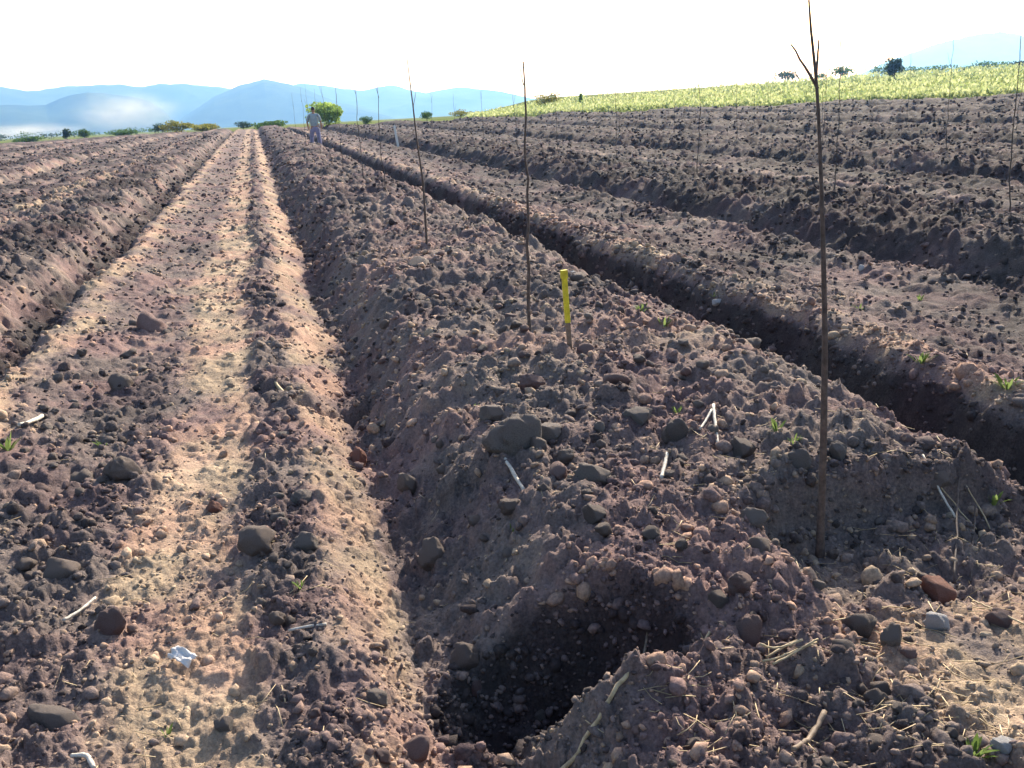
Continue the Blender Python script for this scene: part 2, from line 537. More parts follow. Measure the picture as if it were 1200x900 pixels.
def build_ground():
    mt, nt, bs = mat('farmland')
    p = N(nt, 'ShaderNodeNewGeometry').outputs['Position']
    n1 = texn(nt, .03, 5, .6, p); n2 = texn(nt, .9, 6, .7, p)
    f = mathn(nt, 'ADD', mathn(nt, 'MULTIPLY', n1, .7), mathn(nt, 'MULTIPLY', n2, .4))
    grass = ramp(nt, f, [(.35, (.06, .09, .03)), (.52, (.13, .16, .05)), (.68, (.22, .22, .09))])
    s = N(nt, 'ShaderNodeAttribute', attribute_name='soil').outputs['Fac']
    nt.links.new(mixc(nt, s, grass, (.085, .07, .07)), bs.inputs['Base Color'])
    bs.inputs['Roughness'].default_value = 1.0
    bs.inputs['Specular IOR Level'].default_value = 0.0
    rr = np.concatenate([[.3], np.exp(np.linspace(math.log(1.5), math.log(9000), 150))])
    ang = np.radians(np.arange(0, 360, 2.0))
    A, R = np.meshgrid(ang, rr)
    X, Y = (R*np.sin(A)).ravel(), (R*np.cos(A)).ravel()
    out = outside(X, Y)
    ins = 1-sstep(-3, -.5, out)
    rel = np.degrees(A.ravel()-YAW); rel = (rel+180) % 360-180
    sect = (np.abs(rel) < 78) & (R.ravel() < 180)
    Z = lie(X, Y)-ins*np.where(sect, .75, .12)
    n, k = len(rr), len(ang)
    i = np.arange(n*k).reshape(n, k); j = np.roll(i, -1, 1)
    f = np.stack([i[:-1], j[:-1], j[1:], i[1:]], -1).reshape(-1, 4)[:, ::-1]
    me = mesh_np('ground', np.stack([X, Y, Z], 1), f, True, {'soil': ins})
    link('ground', me, mt, kind='structure')
build_ground()

# ------------------------------------------------------------------ hills
def az_of(px, py=None):
    d = ray(px, horizon(px) if py is None else py)
    return math.atan2(d[0], d[1])
def horizon(px): return 132-(px-600)*math.tan(ROLL)

def hill_mat():
    mt, nt, bs = mat('wooded_hill')
    p = N(nt, 'ShaderNodeNewGeometry').outputs['Position']
    n1 = texn(nt, .004, 6, .65, p)
    nt.links.new(ramp(nt, n1, [(.38, (.022, .035, .022)), (.6, (.055, .075, .035))]), bs.inputs['Base Color'])
    bs.inputs['Roughness'].default_value = 1.0
    bs.inputs['Specular IOR Level'].default_value = 0.0
    return mt
M['hill'] = hill_mat()

def hill(D, prof, seed, thick=.20):
    """prof: photo pixels of the skyline; the mass is a real ridge of land at distance D"""
    px = np.array([p[0] for p in prof], float); py = np.array([p[1] for p in prof], float)
    hh = np.maximum((horizon(px)-py)/F*D*1.02, 0)
    az = np.array([az_of(p) for p in px])
    a = np.linspace(az[0], az[-1], 240); t = np.linspace(-1, 1, 50)
    A, T = np.meshgrid(a, t)
    R = D*(1+thick*T)
    X, Y = R*np.sin(A), R*np.cos(A)
    Hh = np.interp(A, az, hh)
    Z = Hh*(1-np.abs(T)**1.5)
    q = 1400.0
    Z = Z*(1+.55*fbm(X/q*2.5, Y/q*2.5, seed, 5)*np.abs(T)**.5)+.11*Hh*fbm(X/170, Y/170, seed+9, 4)
    edge = sstep(0, .06, (A-a[0])/(a[-1]-a[0]))*sstep(0, .06, (a[-1]-A)/(a[-1]-a[0]))
    Z = Z*np.maximum(edge, .0)-2.0+1.2
    n, k = A.shape
    i = np.arange(n*k).reshape(n, k)
    f = np.stack([i[:-1, :-1], i[:-1, 1:], i[1:, 1:], i[1:, :-1]], -1).reshape(-1, 4)[:, ::-1]
    me = mesh_np('hill', np.stack([X.ravel(), Y.ravel(), Z.ravel()], 1), f)
    link('hill', me, M['hill'], kind='structure')
hill(2700, [(-420, 150), (-250, 130), (-80, 133), (0, 131), (60, 129), (88, 118), (110, 114), (150, 118), (180, 122), (200, 135), (225, 150)], 1)
hill(3000, [(190, 152), (220, 137), (255, 116), (285, 104), (315, 99), (345, 103), (370, 110), (400, 122), (430, 128), (470, 138)], 2)
hill(3900, [(-500, 120), (-300, 105), (-100, 118), (0, 114), (60, 115), (130, 112), (190, 107), (240, 106), (300, 112), (360, 106), (420, 110), (460, 104), (500, 112), (540, 105), (580, 108), (640, 120), (720, 126)], 3)
hill(5600, [(900, 112), (980, 98), (1020, 84), (1060, 71), (1110, 60), (1170, 54), (1230, 58), (1330, 52), (1480, 60), (1700, 75)], 4)

# ------------------------------------------------------------------ crumbs of soil too many to count
_cr = [lump(2, 200+k, .42, 7) for k in range(7)]
_cs = [lump(1, 300+k, .55, 2) for k in range(7)]

def scatter(n, rmin, rmax, half=36):
    r = np.exp(RNG.uniform(math.log(rmin), math.log(rmax), n))
    a = np.radians(RNG.uniform(-half, half, n))+YAW
    return r*np.sin(a), r*np.cos(a), r

def crumb_mesh(name, variants, x, y, size, sink=.3):
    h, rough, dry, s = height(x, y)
    n = len(x)
    R = rotmats(n)
    sc = size[:, None]*RNG.uniform(.5, 1.3, (n, 3))
    which = RNG.integers(0, len(variants), n)
    tint = RNG.uniform(0, 1, n)
    V, Fc, D, Tn, o = [], [], [], [], 0
    for k, (v, f) in enumerate(variants):
        idx = np.nonzero(which == k)[0]
        p = np.einsum('nij,nvj->nvi', R[idx], v[None]*sc[idx][:, None, :])
        p[:, :, 2] *= .85
        p += np.stack([x[idx], y[idx], h[idx]+size[idx]*(.75-sink*2)], 1)[:, None, :]
        V.append(p.reshape(-1, 3))
        Fc.append((f[None]+(np.arange(len(idx))*len(v))[:, None, None]).reshape(-1, 3)+o)
        o += p.shape[0]*p.shape[1]
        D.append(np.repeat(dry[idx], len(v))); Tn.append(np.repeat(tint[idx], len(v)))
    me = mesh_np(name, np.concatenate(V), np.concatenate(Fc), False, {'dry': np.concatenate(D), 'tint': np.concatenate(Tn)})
    return me

def keep_rough(x, y, r, lo):
    z, s = relief(x, y)
    rough, dry = rough_dry_shade(x, y, s)
    pit = ((x-PIT[0])/.40)**2+((y-PIT[1])/.27)**2 < 1
    patch = .30+.95*sstep(-.35, .40, fbm(x*1.1, y*.9, 64, 3))
    return RNG.uniform(0, 1, len(x)) < np.clip(lo+rough-.25, 0, 1)*patch

x, y, r = scatter(78000, 1.5, 85, 37)
k = keep_rough(x, y, r, .35); x, y, r = x[k], y[k], r[k]
size = np.maximum(.0042, np.minimum(r*.0014, .014+r*.0007))*(1+1.3*RNG.pareto(3.0, len(x)))
size = np.minimum(size, .022+.0012*r)
k = outside(x, y) < -1; x, y, size = x[k], y[k], size[k]
link('soil_crumbs', crumb_mesh('soil_crumbs', _cs, x, y, size, .34), M['crumb'], kind='stuff',
     label='fine crumbs of tilled soil strewn over the whole field', category='soil crumbs')
x, y, r = scatter(7000, 1.5, 30, 37)
k = keep_rough(x, y, r, .05); x, y, r = x[k], y[k], r[k]
size = np.maximum(.012, np.minimum(r*.0038, .012+r*.0014))*(1+.8*RNG.pareto(3.2, len(x)))
size = np.minimum(size, .035+.0014*r)
link('small_clods', crumb_mesh('small_clods', _cr, x, y, size, .36), M['crumb'], kind='stuff',
     label='walnut sized lumps of grey brown soil heaped on ridges and furrows', category='soil lumps')

# lumps sticking out of the pit sides and the trench walls
n = 1500
a_ = RNG.uniform(0, 6.283, n); d_ = np.sqrt(RNG.uniform(0, 1.1, n))
xp, yp = PIT[0]+PIT[2]*d_*np.cos(a_), PIT[1]+PIT[3]*d_*np.sin(a_)
sp_ = .007*(1+1.0*RNG.pareto(2.6, n))
xt = RNG.uniform(3.30, 3.85, 2600); yt = np.exp(RNG.uniform(math.log(2.6), math.log(16), 2600))
st_ = np.maximum(.009, yt*.0020)*(1+.9*RNG.pareto(2.8, 2600))
xs_ = RNG.uniform(1.4, 3.0, 700); ys_ = RNG.uniform(2.6, 3.0, 700); ss_ = .008*(1+RNG.pareto(2.6, 700))
x = np.concatenate([xp, xt, xs_]); y = np.concatenate([yp, yt, ys_]); size = np.concatenate([np.minimum(sp_, .035), np.minimum(st_, .05), np.minimum(ss_, .04)])
link('bank_lumps', crumb_mesh('bank_lumps', _cs, x, y, size, .36), M['crumb'], kind='stuff',
     label='lumps of shade-darkened soil sticking out of the pit sides and trench wall', category='soil lumps')


# ------------------------------------------------------------------ stones and clods, one by one
_STONE = [lump(4, 400+k, .30, 12) for k in range(10)]+[lump(3, 440+k, .34, 9) for k in range(10)]
_STONE_ME = {}
def stone_mesh(k, mk):
    if (k, mk) not in _STONE_ME:
        v, f = _STONE[k]
        me = mesh_np('stone', v, f); me.materials.append(M[mk])
        _STONE_ME[(k, mk)] = me
    return _STONE_ME[(k, mk)]

def put_stone(px, py, wpx, hpx, mk, label, name='stone', k=None, rot=None, sink=.38, group=None, cat='stone'):
    q = hit(px, py+hpx*.42)
    depth = float((q-EYE)@fwd)
    rx, rz = wpx*.45*depth/F, hpx*.45*depth/F
    k = RNG.integers(0, 10) if k is None else k
    o = link(name, stone_mesh(int(k), mk))
    h = float(height([q[0]], [q[1]])[0][0])
    ry = (rx+rz)*.5
    q2 = q+fwd*ry*.6*np.array([1, 1, 0])
    o.location = (q2[0], q2[1], h+rz*(1-2*sink)+.0)
    o.scale = (rx*1.02, ry, rz*1.12)
    o.rotation_euler = (random.uniform(-.3, .3), random.uniform(-.3, .3), -YAW+(random.uniform(-.4, .4) if rot is None else rot))
    o['label'] = label; o['category'] = cat
    if group: o['group'] = group
    return o

STONES = [
 (603, 508, 80, 54, 'rock_grey', 'largest grey boulder, broad and flat topped, on the middle of the planting ridge'),
 (577, 480, 38, 30, 'rock_grey', 'rounded grey stone just behind the largest grey boulder'),
 (645, 503, 42, 34, 'rock_grey', 'grey stone touching the right side of the largest grey boulder'),
 (418, 533, 25, 28, 'rock_red', 'upright red stone at the edge of the ditch beside the track'),
 (750, 484, 40, 28, 'rock_grey', 'flat topped grey stone on the ridge, nearer the camera than the yellow stake'),
 (793, 501, 38, 32, 'clod', 'dark grey clod just right of the flat topped grey stone on the ridge'),
 (700, 553, 54, 30, 'rock_grey', 'long low grey stone on the ridge, right of the slanting pale stick'),
 (872, 522, 34, 34, 'clod', 'round dark clod to the right of the upright white stick'),
 (936, 536, 42, 32, 'rock_grey', 'grey stone on the ridge just left of the nearest sapling'),
 (986, 524, 22, 34, 'rock_grey', 'narrow upright grey stone just right of the nearest sapling'),
 (886, 604, 38, 30, 'rock_grey', 'rounded grey stone with a bright top, left of the foot of the nearest sapling'),
 (353, 581, 34, 20, 'rock_grey', 'smooth oval grey stone on the strip between track and ditch'),
 (357, 633, 34, 24, 'rock_grey', 'grey stone with pale rim on the track edge, nearer than the oval one'),
 (140, 546, 46, 34, 'clod', 'big dark clod left of the dusty wheel track'),
 (128, 725, 48, 36, 'rock_mauve', 'mauve brown stone among the dark clods at the lower left'),
 (508, 645, 42, 40, 'clod', 'dark rounded clod in the ditch, just above the planting pit'),
 (478, 562, 30, 28, 'clod', 'dark clod at the foot of the shaded side of the ridge'),
 (875, 735, 46, 48, 'rock_mauve', 'tall rounded brown stone standing on the right rim of the planting pit'),
 (1103, 725, 34, 30, 'rock_pale', 'smooth bluish white stone below the dark bank at the right'),
 (1047, 742, 28, 32, 'rock_grey', 'small speckled grey stone left of the bluish white stone'),
 (1106, 690, 54, 38, 'rock_red', 'reddish brown clod just behind the bluish white stone'),
 (1176, 722, 34, 28, 'rock_mauve', 'dark mauve stone near the right edge, level with the bluish white stone'),
 (1181, 872, 30, 26, 'rock_pale', 'pale round stone in the lower right corner'),
 (868, 680, 38, 28, 'rock_mauve', 'mauve clod behind the tall rounded brown stone'),
 (845, 700, 30, 24, 'clod', 'small dark clod wedged behind the tall rounded brown stone'),
 (443, 815, 32, 26, 'rock_grey', 'smooth grey stone on the track side, left of the planting pit'),
 (558, 804, 30, 28, 'rock_mauve', 'pinkish stone with a bright rim on the left lip of the planting pit'),
 (487, 878, 52, 28, 'rock_mauve', 'flat mauve stone at the bottom edge, left of the pit'),
 (448, 884, 28, 24, 'rock_mauve', 'small purplish stone beside the flat mauve stone at the bottom edge'),
 (633, 836, 24, 20, 'rock_grey', 'small grey stone lying at the bottom of the planting pit'),
 (545, 766, 40, 36, 'clod', 'dark clod clinging to the left wall of the planting pit'),
 (249, 593, 22, 16, 'rock_red', 'small brick red stone on the dusty wheel track'),
 (60, 842, 74, 30, 'rock_grey', 'long flat slab with a sunlit top at the lower left'),
 (262, 848, 26, 20, 'rock_grey', 'grey stone at the bottom of the dusty wheel track'),
 (672, 319, 9, 9, 'rock_pale', 'white stone just behind the top of the yellow stake'),
 (842, 352, 16, 11, 'rock_pale', 'pale stone on the far lip of the trench beside a green weed'),
 (458, 323, 7, 7, 'rock_pale', 'small white pebble on the ridge, farther of two left of the second sapling'),
 (480, 339, 7, 6, 'rock_pale', 'small white pebble on the ridge, nearer of two left of the second sapling'),
 (1010, 312, 8, 10, 'rock_pale', 'small white stone on the bed beyond the trench, right of the nearest sapling'),
 (1105, 560, 34, 22, 'clod', 'brown clod among straw on the right bank above the dark hollow'),
 (700, 600, 36, 28, 'clod', 'dark grey clod on the ridge slope above the planting pit'),
 (625, 445, 40, 26, 'rock_mauve', 'mauve clod on the ridge behind the largest grey boulder'),
 (600, 590, 30, 26, 'clod', 'dark clod on the shaded slope in front of the largest grey boulder'),
]
for px, py, w, h, mk, lb in STONES:
    cl = 'clod' in lb.split(' on ')[0] or ' clod' in lb
    put_stone(px, py, w, h, mk, lb, 'soil_clod' if cl else ('pebble' if 'pebble' in lb else 'stone'), cat='clod' if cl else 'stone', sink=.20 if w > 75 and 'boulder' in lb else .34)

# further clods that nothing tells apart, on the ridge, in the left band and along the furrow edges
def put_clods(cnt, ok, lb, gr):
    xs, ys, rs = scatter(4000, 1.6, 8.5, 30)
    hs, rough, dry, ss = height(xs, ys)
    k = np.nonzero(ok(xs, ys, ss) & ((xs-PIT[0])**2+(ys-PIT[1])**2 > .46**2))[0][:cnt]
    for i in k:
        d = np.array([xs[i], ys[i], hs[i]])-EYE
        w = min(46, 13+random.paretovariate(2.8)*9-9)*(1.0 if rs[i] < 4 else .8)
        rad = w*.5*float(d@fwd)/F
        mk = random.choices(['clod', 'rock_grey', 'rock_mauve'], [.66, .2, .14])[0]
        o = link('soil_clod', stone_mesh(random.randrange(10, 20), mk))
        fl = random.uniform(.6, .95)
        o.scale = (rad, rad*random.uniform(.75, 1.1), rad*fl)
        o.location = (xs[i], ys[i], hs[i]+rad*fl*.22)
        o.rotation_euler = (random.uniform(-.5, .5), random.uniform(-.5, .5), random.uniform(0, 6.28))
        o['label'] = lb; o['category'] = 'clod'; o['group'] = gr
put_clods(175, lambda x, y, s: (.25 < s) & (s < 2.5) & (x > .5) & (x < 3.2),
          'rough grey brown clod lying among others on the planting ridge', 'clods strewn over the planting ridge')
put_clods(75, lambda x, y, s: (((s > 3.45) & (s < 4.15)) | ((s > 4.8) & (s < 4.98))) & (x > -1.8) & (x < .4),
          'rough grey brown clod lying beside the dusty wheel track', 'clods strewn beside the wheel track')

# ------------------------------------------------------------------ saplings
def sapling(base, top, r0, r1, label, branches=(), seed=0, via=None, group='bare saplings planted in rows', mk='bark', sides=8):
    base = np.asarray(base); top = np.asarray(top)
    e = link('sapling', None, loc=base, label=label, category='sapling', group=group)
    n = 26
    pts = wobble_line(np.array([0, 0, -.06]), top-base, n, .0035, seed)
    if via is not None:
        vp = np.array([np.array([0, 0, -.06])+base]+list(via)+[top])-base
        zz = np.linspace(-.06, (top-base)[2], n)
        pts = np.stack([np.interp(zz, vp[:, 2], vp[:, 0]), np.interp(zz, vp[:, 2], vp[:, 1]), zz], 1)
        for _ in range(1): pts[1:-1] = .25*pts[:-2]+.5*pts[1:-1]+.25*pts[2:]
    rad = np.linspace(r0, r1, n)*(1+.10*np.random.default_rng(seed).normal(size=n)*.5)
    rad[0] *= 1.35; rad[1] *= 1.12
    v, f = tube(pts, rad, sides)
    link('trunk', mesh_list('trunk', v, f), M[mk], e)
    for b in branches:
        bp = np.asarray(b[0])-base; bt = np.asarray(b[1])-base
        pts = wobble_line(bp, bt, 7, .012, seed+5)
        v, f = tube(pts, np.linspace(b[2], b[3], 7), 6)
        link('branch', mesh_list('branch', v, f), M[mk], e)
    return e

def photo_sapling(bx, by, tx, ty, r0, r1, label, br=(), seed=0, via=(), **kw):
    q = hit(bx, by); dep = float((q-EYE)@fwd)
    # the stem stands upright: its top lies at the base's distance on the ground
    d = ray(tx, ty); t = np.hypot(q[0], q[1])/np.hypot(d[0], d[1])
    top = EYE+d*t
    vv = []
    for (ax, ay) in via:
        d1 = ray(ax, ay); vv.append(EYE+d1*np.hypot(q[0], q[1])/np.hypot(d1[0], d1[1]))
    bb = []
    for (ax, ay, cx, cy, ra, rb) in br:
        d1 = ray(ax, ay); d2 = ray(cx, cy)
        bb.append((EYE+d1*np.hypot(q[0], q[1])/np.hypot(d1[0], d1[1]), EYE+d2*(np.hypot(q[0], q[1])+.03)/np.hypot(d2[0], d2[1]), ra, rb))
    return sapling(q, top, r0, r1, label, bb, seed, vv if via else None, **kw)

photo_sapling(961, 652, 947, -30, .0150, .0030, 'nearest bare sapling, forked at the top, beside the dark hollow',
              [(958.5, 104, 927, 52, .0052, .0025), (956.5, 92, 959.5, 47, .0046, .0024)], 1,
              [(965, 520), (967, 400), (965, 300), (962, 200), (959, 130), (957.5, 100), (952.5, 55), (948, 20)])
photo_sapling(623, 388, 613, 72, .0120, .0045, 'second bare sapling in the row, just left of the yellow stake',
              [(613.5, 100, 608, 72, .003, .0016)], 2)
photo_sapling(500, 286, 477, 68, .0140, .0040, 'third bare sapling in the row, thin and leaning left',
              [(484, 130, 487, 108, .004, .002)], 3, [(496, 215), (488, 160), (483.5, 120), (479, 85)])

def ground_sapling(u, yv, h, label, seed, r0=.0075, lean=-.02, br=1):
    z = float(height([u], [yv])[0][0])
    rng = np.random.default_rng(seed)
    base = np.array([u, yv, z]); top = base+np.array([lean*h*rng.uniform(-1, 2), rng.normal()*.02*h, h])
    bs = []
    for k in range(br):
        t = rng.uniform(.6, .85); a = base*(1-t)+top*t
        bs.append((a, a+np.array([rng.uniform(-.12, .12), rng.uniform(-.05, .05), rng.uniform(.22, .4)]), .0035, .0018))
    sapling(base, top, r0, .0030, label, bs, seed, mk='bark_far', sides=6)

ground_sapling(1.95, 15.4, 2.05, 'fourth bare sapling in the middle row, beyond the third', 11)
ground_sapling(2.0, 19.2, 2.45, 'fifth bare sapling in the middle row, standing against the blue hills', 12)
for i, yv in enumerate((23.6, 27.5, 31.4, 35.4, 40.0, 48.5)):
    ground_sapling(2.0, yv, random.uniform(1.7, 2.3), 'small far sapling in the middle row, near the person', 20+i, .0075)
ground_sapling(7.35, 8.05, 1.9, 'sapling in the second row, closest to the right edge of the picture', 31)
ground_sapling(7.3, 11.1, 2.1, 'sapling in the second row, just right of the nearest sapling’s forked top'.replace('’', "'"), 32, br=2)
ground_sapling(7.35, 15.3, 2.2, 'sapling in the second row, tallest between the second and the nearest sapling', 33)
ground_sapling(7.4, 19.3, 2.0, 'sapling in the second row, next beyond the tallest one', 34)
for i, yv in enumerate((23.4, 27.3, 31.5, 36.0, 41)):
    ground_sapling(7.4, yv, random.uniform(1.6, 2.1), 'small far sapling in the second row of the field', 40+i, .0075)
ground_sapling(12.8, 15.8, 2.3, 'sapling in the third row, left of the pale hill at the right', 51)
for i, (u, yv) in enumerate(((12.8, 20), (12.8, 24.2), (12.8, 28.3), (12.8, 33))):
    ground_sapling(u, yv, random.uniform(1.6, 2.2), 'small far sapling in the third row of the field', 60+i, .0075)
for i, (u, yv) in enumerate(((18.2, 20), (18.2, 24.2), (18.2, 28.5), (18.2, 33), (18.2, 38))):
    ground_sapling(u, yv, random.uniform(1.6, 2.2), 'small far sapling in the fourth row, nearly at the crop', 70+i, .0075)

# ------------------------------------------------------------------ stakes
def box(w, d, z0, z1, top=1.0):
    v = [(-w, -d, z0), (w, -d, z0), (w, d, z0), (-w, d, z0), (-w*top, -d*top, z1), (w*top, -d*top, z1), (w*top, d*top, z1), (-w*top, d*top, z1)]
    f = [(3, 2, 1, 0), (4, 5, 6, 7), (0, 1, 5, 4), (1, 2, 6, 5), (2, 3, 7, 6), (3, 0, 4, 7)]
    return np.array(v, float), f

def bevelled(o, w=.003):
    b = o.modifiers.new('bevel', 'BEVEL'); b.width = w; b.segments = 2

q = hit(668, 412); dep = float((q-EYE)@fwd); hh = 93/F*dep*1.04
e = link('marker_stake', None, loc=q, label='short marker stake with yellow painted top on the planting ridge', category='stake')
e.rotation_euler = (0, -.045, -YAW+.25)
v, f = box(.013, .009, -.08, hh*.36); o = link('post', mesh_list('post', v, f, False), M['stake_wood'], e); bevelled(o)
v, f = box(.0145, .0105, hh*.36, hh*.975); o = link('painted_top', mesh_list('painted_top', v, f, False), M['yellow_paint'], e); bevelled(o)
v, f = box(.019, .0125, hh*.90, hh); o = link('tape_band', mesh_list('tape_band', v, f, False), M['yellow_paint'], e); bevelled(o)

u_, y_ = 40*math.sin(az_of(464)), 40*math.cos(az_of(464))
z_ = float(height([u_], [y_])[0][0])
e = link('white_stake', None, loc=(u_, y_, z_), label='leaning white stake far off, right of the person', category='stake')
v, f = box(.045, .03, -.1, .84, .9); o = link('post', mesh_list('post', v, f, False), M['white_paint'], e); bevelled(o, .006)
v, f = box(.048, .033, .80, .90, .3); o = link('pointed_end', mesh_list('pointed_end', v, f, False), M['white_paint'], e)
e.rotation_euler = (0, -.10, 0)

# ------------------------------------------------------------------ sticks, stalks, straw
def stalk(pix, r0, r1, mk, name, label, cat='stick', lift=.012, sides=6, seed=0, ends=0.0, group=None):
    hz = np.median([hit(a, b)[2] for a, b in pix])
    G = []
    for a, b in pix:
        d = ray(a, b); G.append((EYE+d*((hz-EYE[2])/d[2]))[:2])
    G = np.array(G)
    n = max(9, 5*len(pix))
    t = np.linspace(0, len(G)-1, n)
    xy = np.stack([np.interp(t, range(len(G)), G[:, c]) for c in range(2)], 1)
    for _ in range(3): xy[1:-1] = .25*xy[:-2]+.5*xy[1:-1]+.25*xy[2:]
    z = height(xy[:, 0], xy[:, 1])[0]
    for _ in range(12 if len(pix) > 3 else 40):   # stiff: bridges the lumps it lies on
        z[1:-1] = .25*z[:-2]+.5*z[1:-1]+.25*z[2:]
    pts = np.column_stack([xy, z+lift])
    rng = np.random.default_rng(seed+int(pix[0][0]))
    L = np.linalg.norm(pts[-1]-pts[0])
    pts[1:-1] += rng.normal(size=(n-2, 3))*L*.004
    c = pts[0].copy()
    v, f = tube(pts-c, np.linspace(r0, r1, n)*(1+.08*rng.normal(size=n)), sides)
    o = link(name, mesh_list(name, v, f), M[mk], loc=c, label=label, category=cat)
    if group: o['group'] = group
    return o

stalk([(836, 487), (841, 517)], .007, .008, 'stick_pale', 'stick', 'upright white stick on the ridge between the stake and the nearest sapling', lift=.02)
stalk([(820, 505), (834, 489)], .005, .005, 'stick_pale', 'stick', 'shorter pale stick leaning against the upright white stick', lift=.015)
stalk([(586, 532), (614, 567)], .007, .008, 'stick_pale', 'stick', 'slanting pale stick in front of the largest grey boulder', lift=.015)
stalk([(24, 507), (50, 486)], .011, .012, 'stick_pale', 'stick', 'white stick at the left edge beside the dark furrow', lift=.02)
stalk([(76, 736), (96, 722), (113, 706)], .006, .005, 'stick_pale', 'stick', 'crooked pale stick among the clods at the lower left', lift=.02)
stalk([(338, 739), (383, 735)], .005, .006, 'stick_pale', 'stick', 'short pale stick on the strip left of the planting pit', lift=.0075)
stalk([(775, 562), (782, 541)], .009, .006, 'stick_pale', 'stick', 'stubby pale stick on the ridge below the upright white stick', lift=.015)
stalk([(320, 455), (345, 471)], .011, .012, 'straw', 'stick', 'tan stick at the washed out gap in the track edge', lift=.01)
stalk([(84, 886), (103, 889), (111, 905)], .006, .007, 'stick_pale', 'root', 'bent pale root at the bottom left edge', 'root', lift=.0075)
stalk([(928, 905), (948, 872), (966, 842)], .0055, .008, 'stake_wood', 'maize_stalk', 'thick dry stalk pointing away at the bottom right', 'stalk', lift=.02)
for i, (a, b, c, d) in enumerate(((893, 779, 957, 756), (898, 771, 953, 751), (905, 782, 958, 764), (890, 774, 940, 762))):
    stalk([(a, b), ((a+c)/2, (b+d)/2-1), (c, d)], .0035, .003, 'straw', 'straw', 'dry straw in the small bundle right of the tall brown stone', 'straw', lift=.015+.006*i, seed=i, group='straw bundle beside the pit')
stalk([(746, 727), (762, 712), (779, 694)], .005, .004, 'twig', 'twig', 'thin twig leaning on the right wall of the planting pit', 'twig', lift=.02)
stalk([(535, 866), (590, 866), (640, 858), (690, 845), (735, 826), (775, 795), (800, 772), (832, 750)], .007, .005, 'straw', 'root',
      'long curved root along the near rim of the planting pit', 'root', lift=.0075)
stalk([(1052, 548), (1100, 560), (1152, 576)], .003, .0025, 'straw', 'straw', 'long straw on the bank at the right, above the dark hollow', 'straw', lift=.015)
stalk([(1078, 574), (1120, 602)], .0045, .004, 'stick_pale', 'stick', 'pale stick sloping down the bank at the right', lift=.0075)
stalk([(1095, 540), (1165, 578)], .0025, .0025, 'straw', 'straw', 'upper straw crossing the bank at the right edge', 'straw', lift=.02)
stalk([(1140, 700), (1165, 718), (1202, 742)], .003, .003, 'straw', 'straw', 'straw stem right of the bluish white stone', 'straw', lift=.02)
stalk([(1120, 604), (1119, 680)], .0035, .004, 'bark', 'dead_stem', 'dead brown stem hanging down the dark hollow at the right', 'stem', lift=.02)
stalk([(1141, 612), (1138, 678)], .003, .0035, 'bark', 'dead_stem', 'second dead stem in the dark hollow, farther right', 'stem', lift=.02)

# white scrap of plastic sheet, crumpled
q = hit(215, 777)
g = np.linspace(-1, 1, 9); A, B = np.meshgrid(g, g)
Zs = .012*noise(A*1.6+3, B*1.6, 7)*2+.012*(1-A*A)
vv = np.stack([A*.045*(1+.2*noise(B*2, A, 3)), B*.022*(1+.3*noise(A*2, B, 4)), Zs+.012], -1).reshape(-1, 3)
ii = np.arange(81).reshape(9, 9)
ff = np.stack([ii[:-1, :-1], ii[:-1, 1:], ii[1:, 1:], ii[1:, :-1]], -1).reshape(-1, 4)
o = link('plastic_scrap', mesh_np('plastic_scrap', vv, ff), M['plastic'], loc=q+np.array([0, 0, .012]),
         label='crumpled white plastic scrap on the dusty wheel track', category='litter')
o.rotation_euler = (.25, .1, -.75)
so = o.modifiers.new('thickness', 'SOLIDIFY'); so.thickness = .002

# fine straw litter: uncountable
def straw_litter():
    V, Fs, o_ = [], [], 0
    n = 700
    px, py = RNG.uniform(0, 1200, n), RNG.uniform(340, 900, n)
    z1 = RNG.uniform(0, 1, n) < .6
    px[z1] = RNG.uniform(760, 1200, z1.sum()); py[z1] = RNG.uniform(480, 900, z1.sum())
    dd = fwd[None]+RGT[None]*((px-600)/F)[:, None]+UPV[None]*((450-py)/F)[:, None]
    c = (EYE[None]+dd*((.12-EYE[2])/dd[:, 2])[:, None])[:, :2]
    L = RNG.uniform(.010, .050, n)*(1+.1*np.hypot(c[:, 0], c[:, 1])); a = RNG.uniform(0, math.pi, n)
    e_ = np.stack([np.cos(a), np.sin(a)], 1)*L[:, None]
    pp = np.stack([c-e_, c+e_*.1, c+e_], 1)
    h = height(pp[..., 0].ravel(), pp[..., 1].ravel())[0].reshape(n, 3)
    ok = np.ptp(h, axis=1) < .03
    h = np.maximum(h, np.median(h, axis=1)[:, None])+.005
    for i in np.nonzero(ok)[0]:
        v, f = tube(np.column_stack([pp[i], h[i]]), RNG.uniform(.0008, .0018), 3)
        V.append(v); Fs += [tuple(j+o_ for j in qd) for qd in f]; o_ += len(v)
    me = mesh_list('straw_litter', np.concatenate(V), Fs)
    link('straw_litter', me, M['straw'], kind='stuff', label='short bits of pale straw and rootlets littering the tilled soil', category='straw litter')
straw_litter()

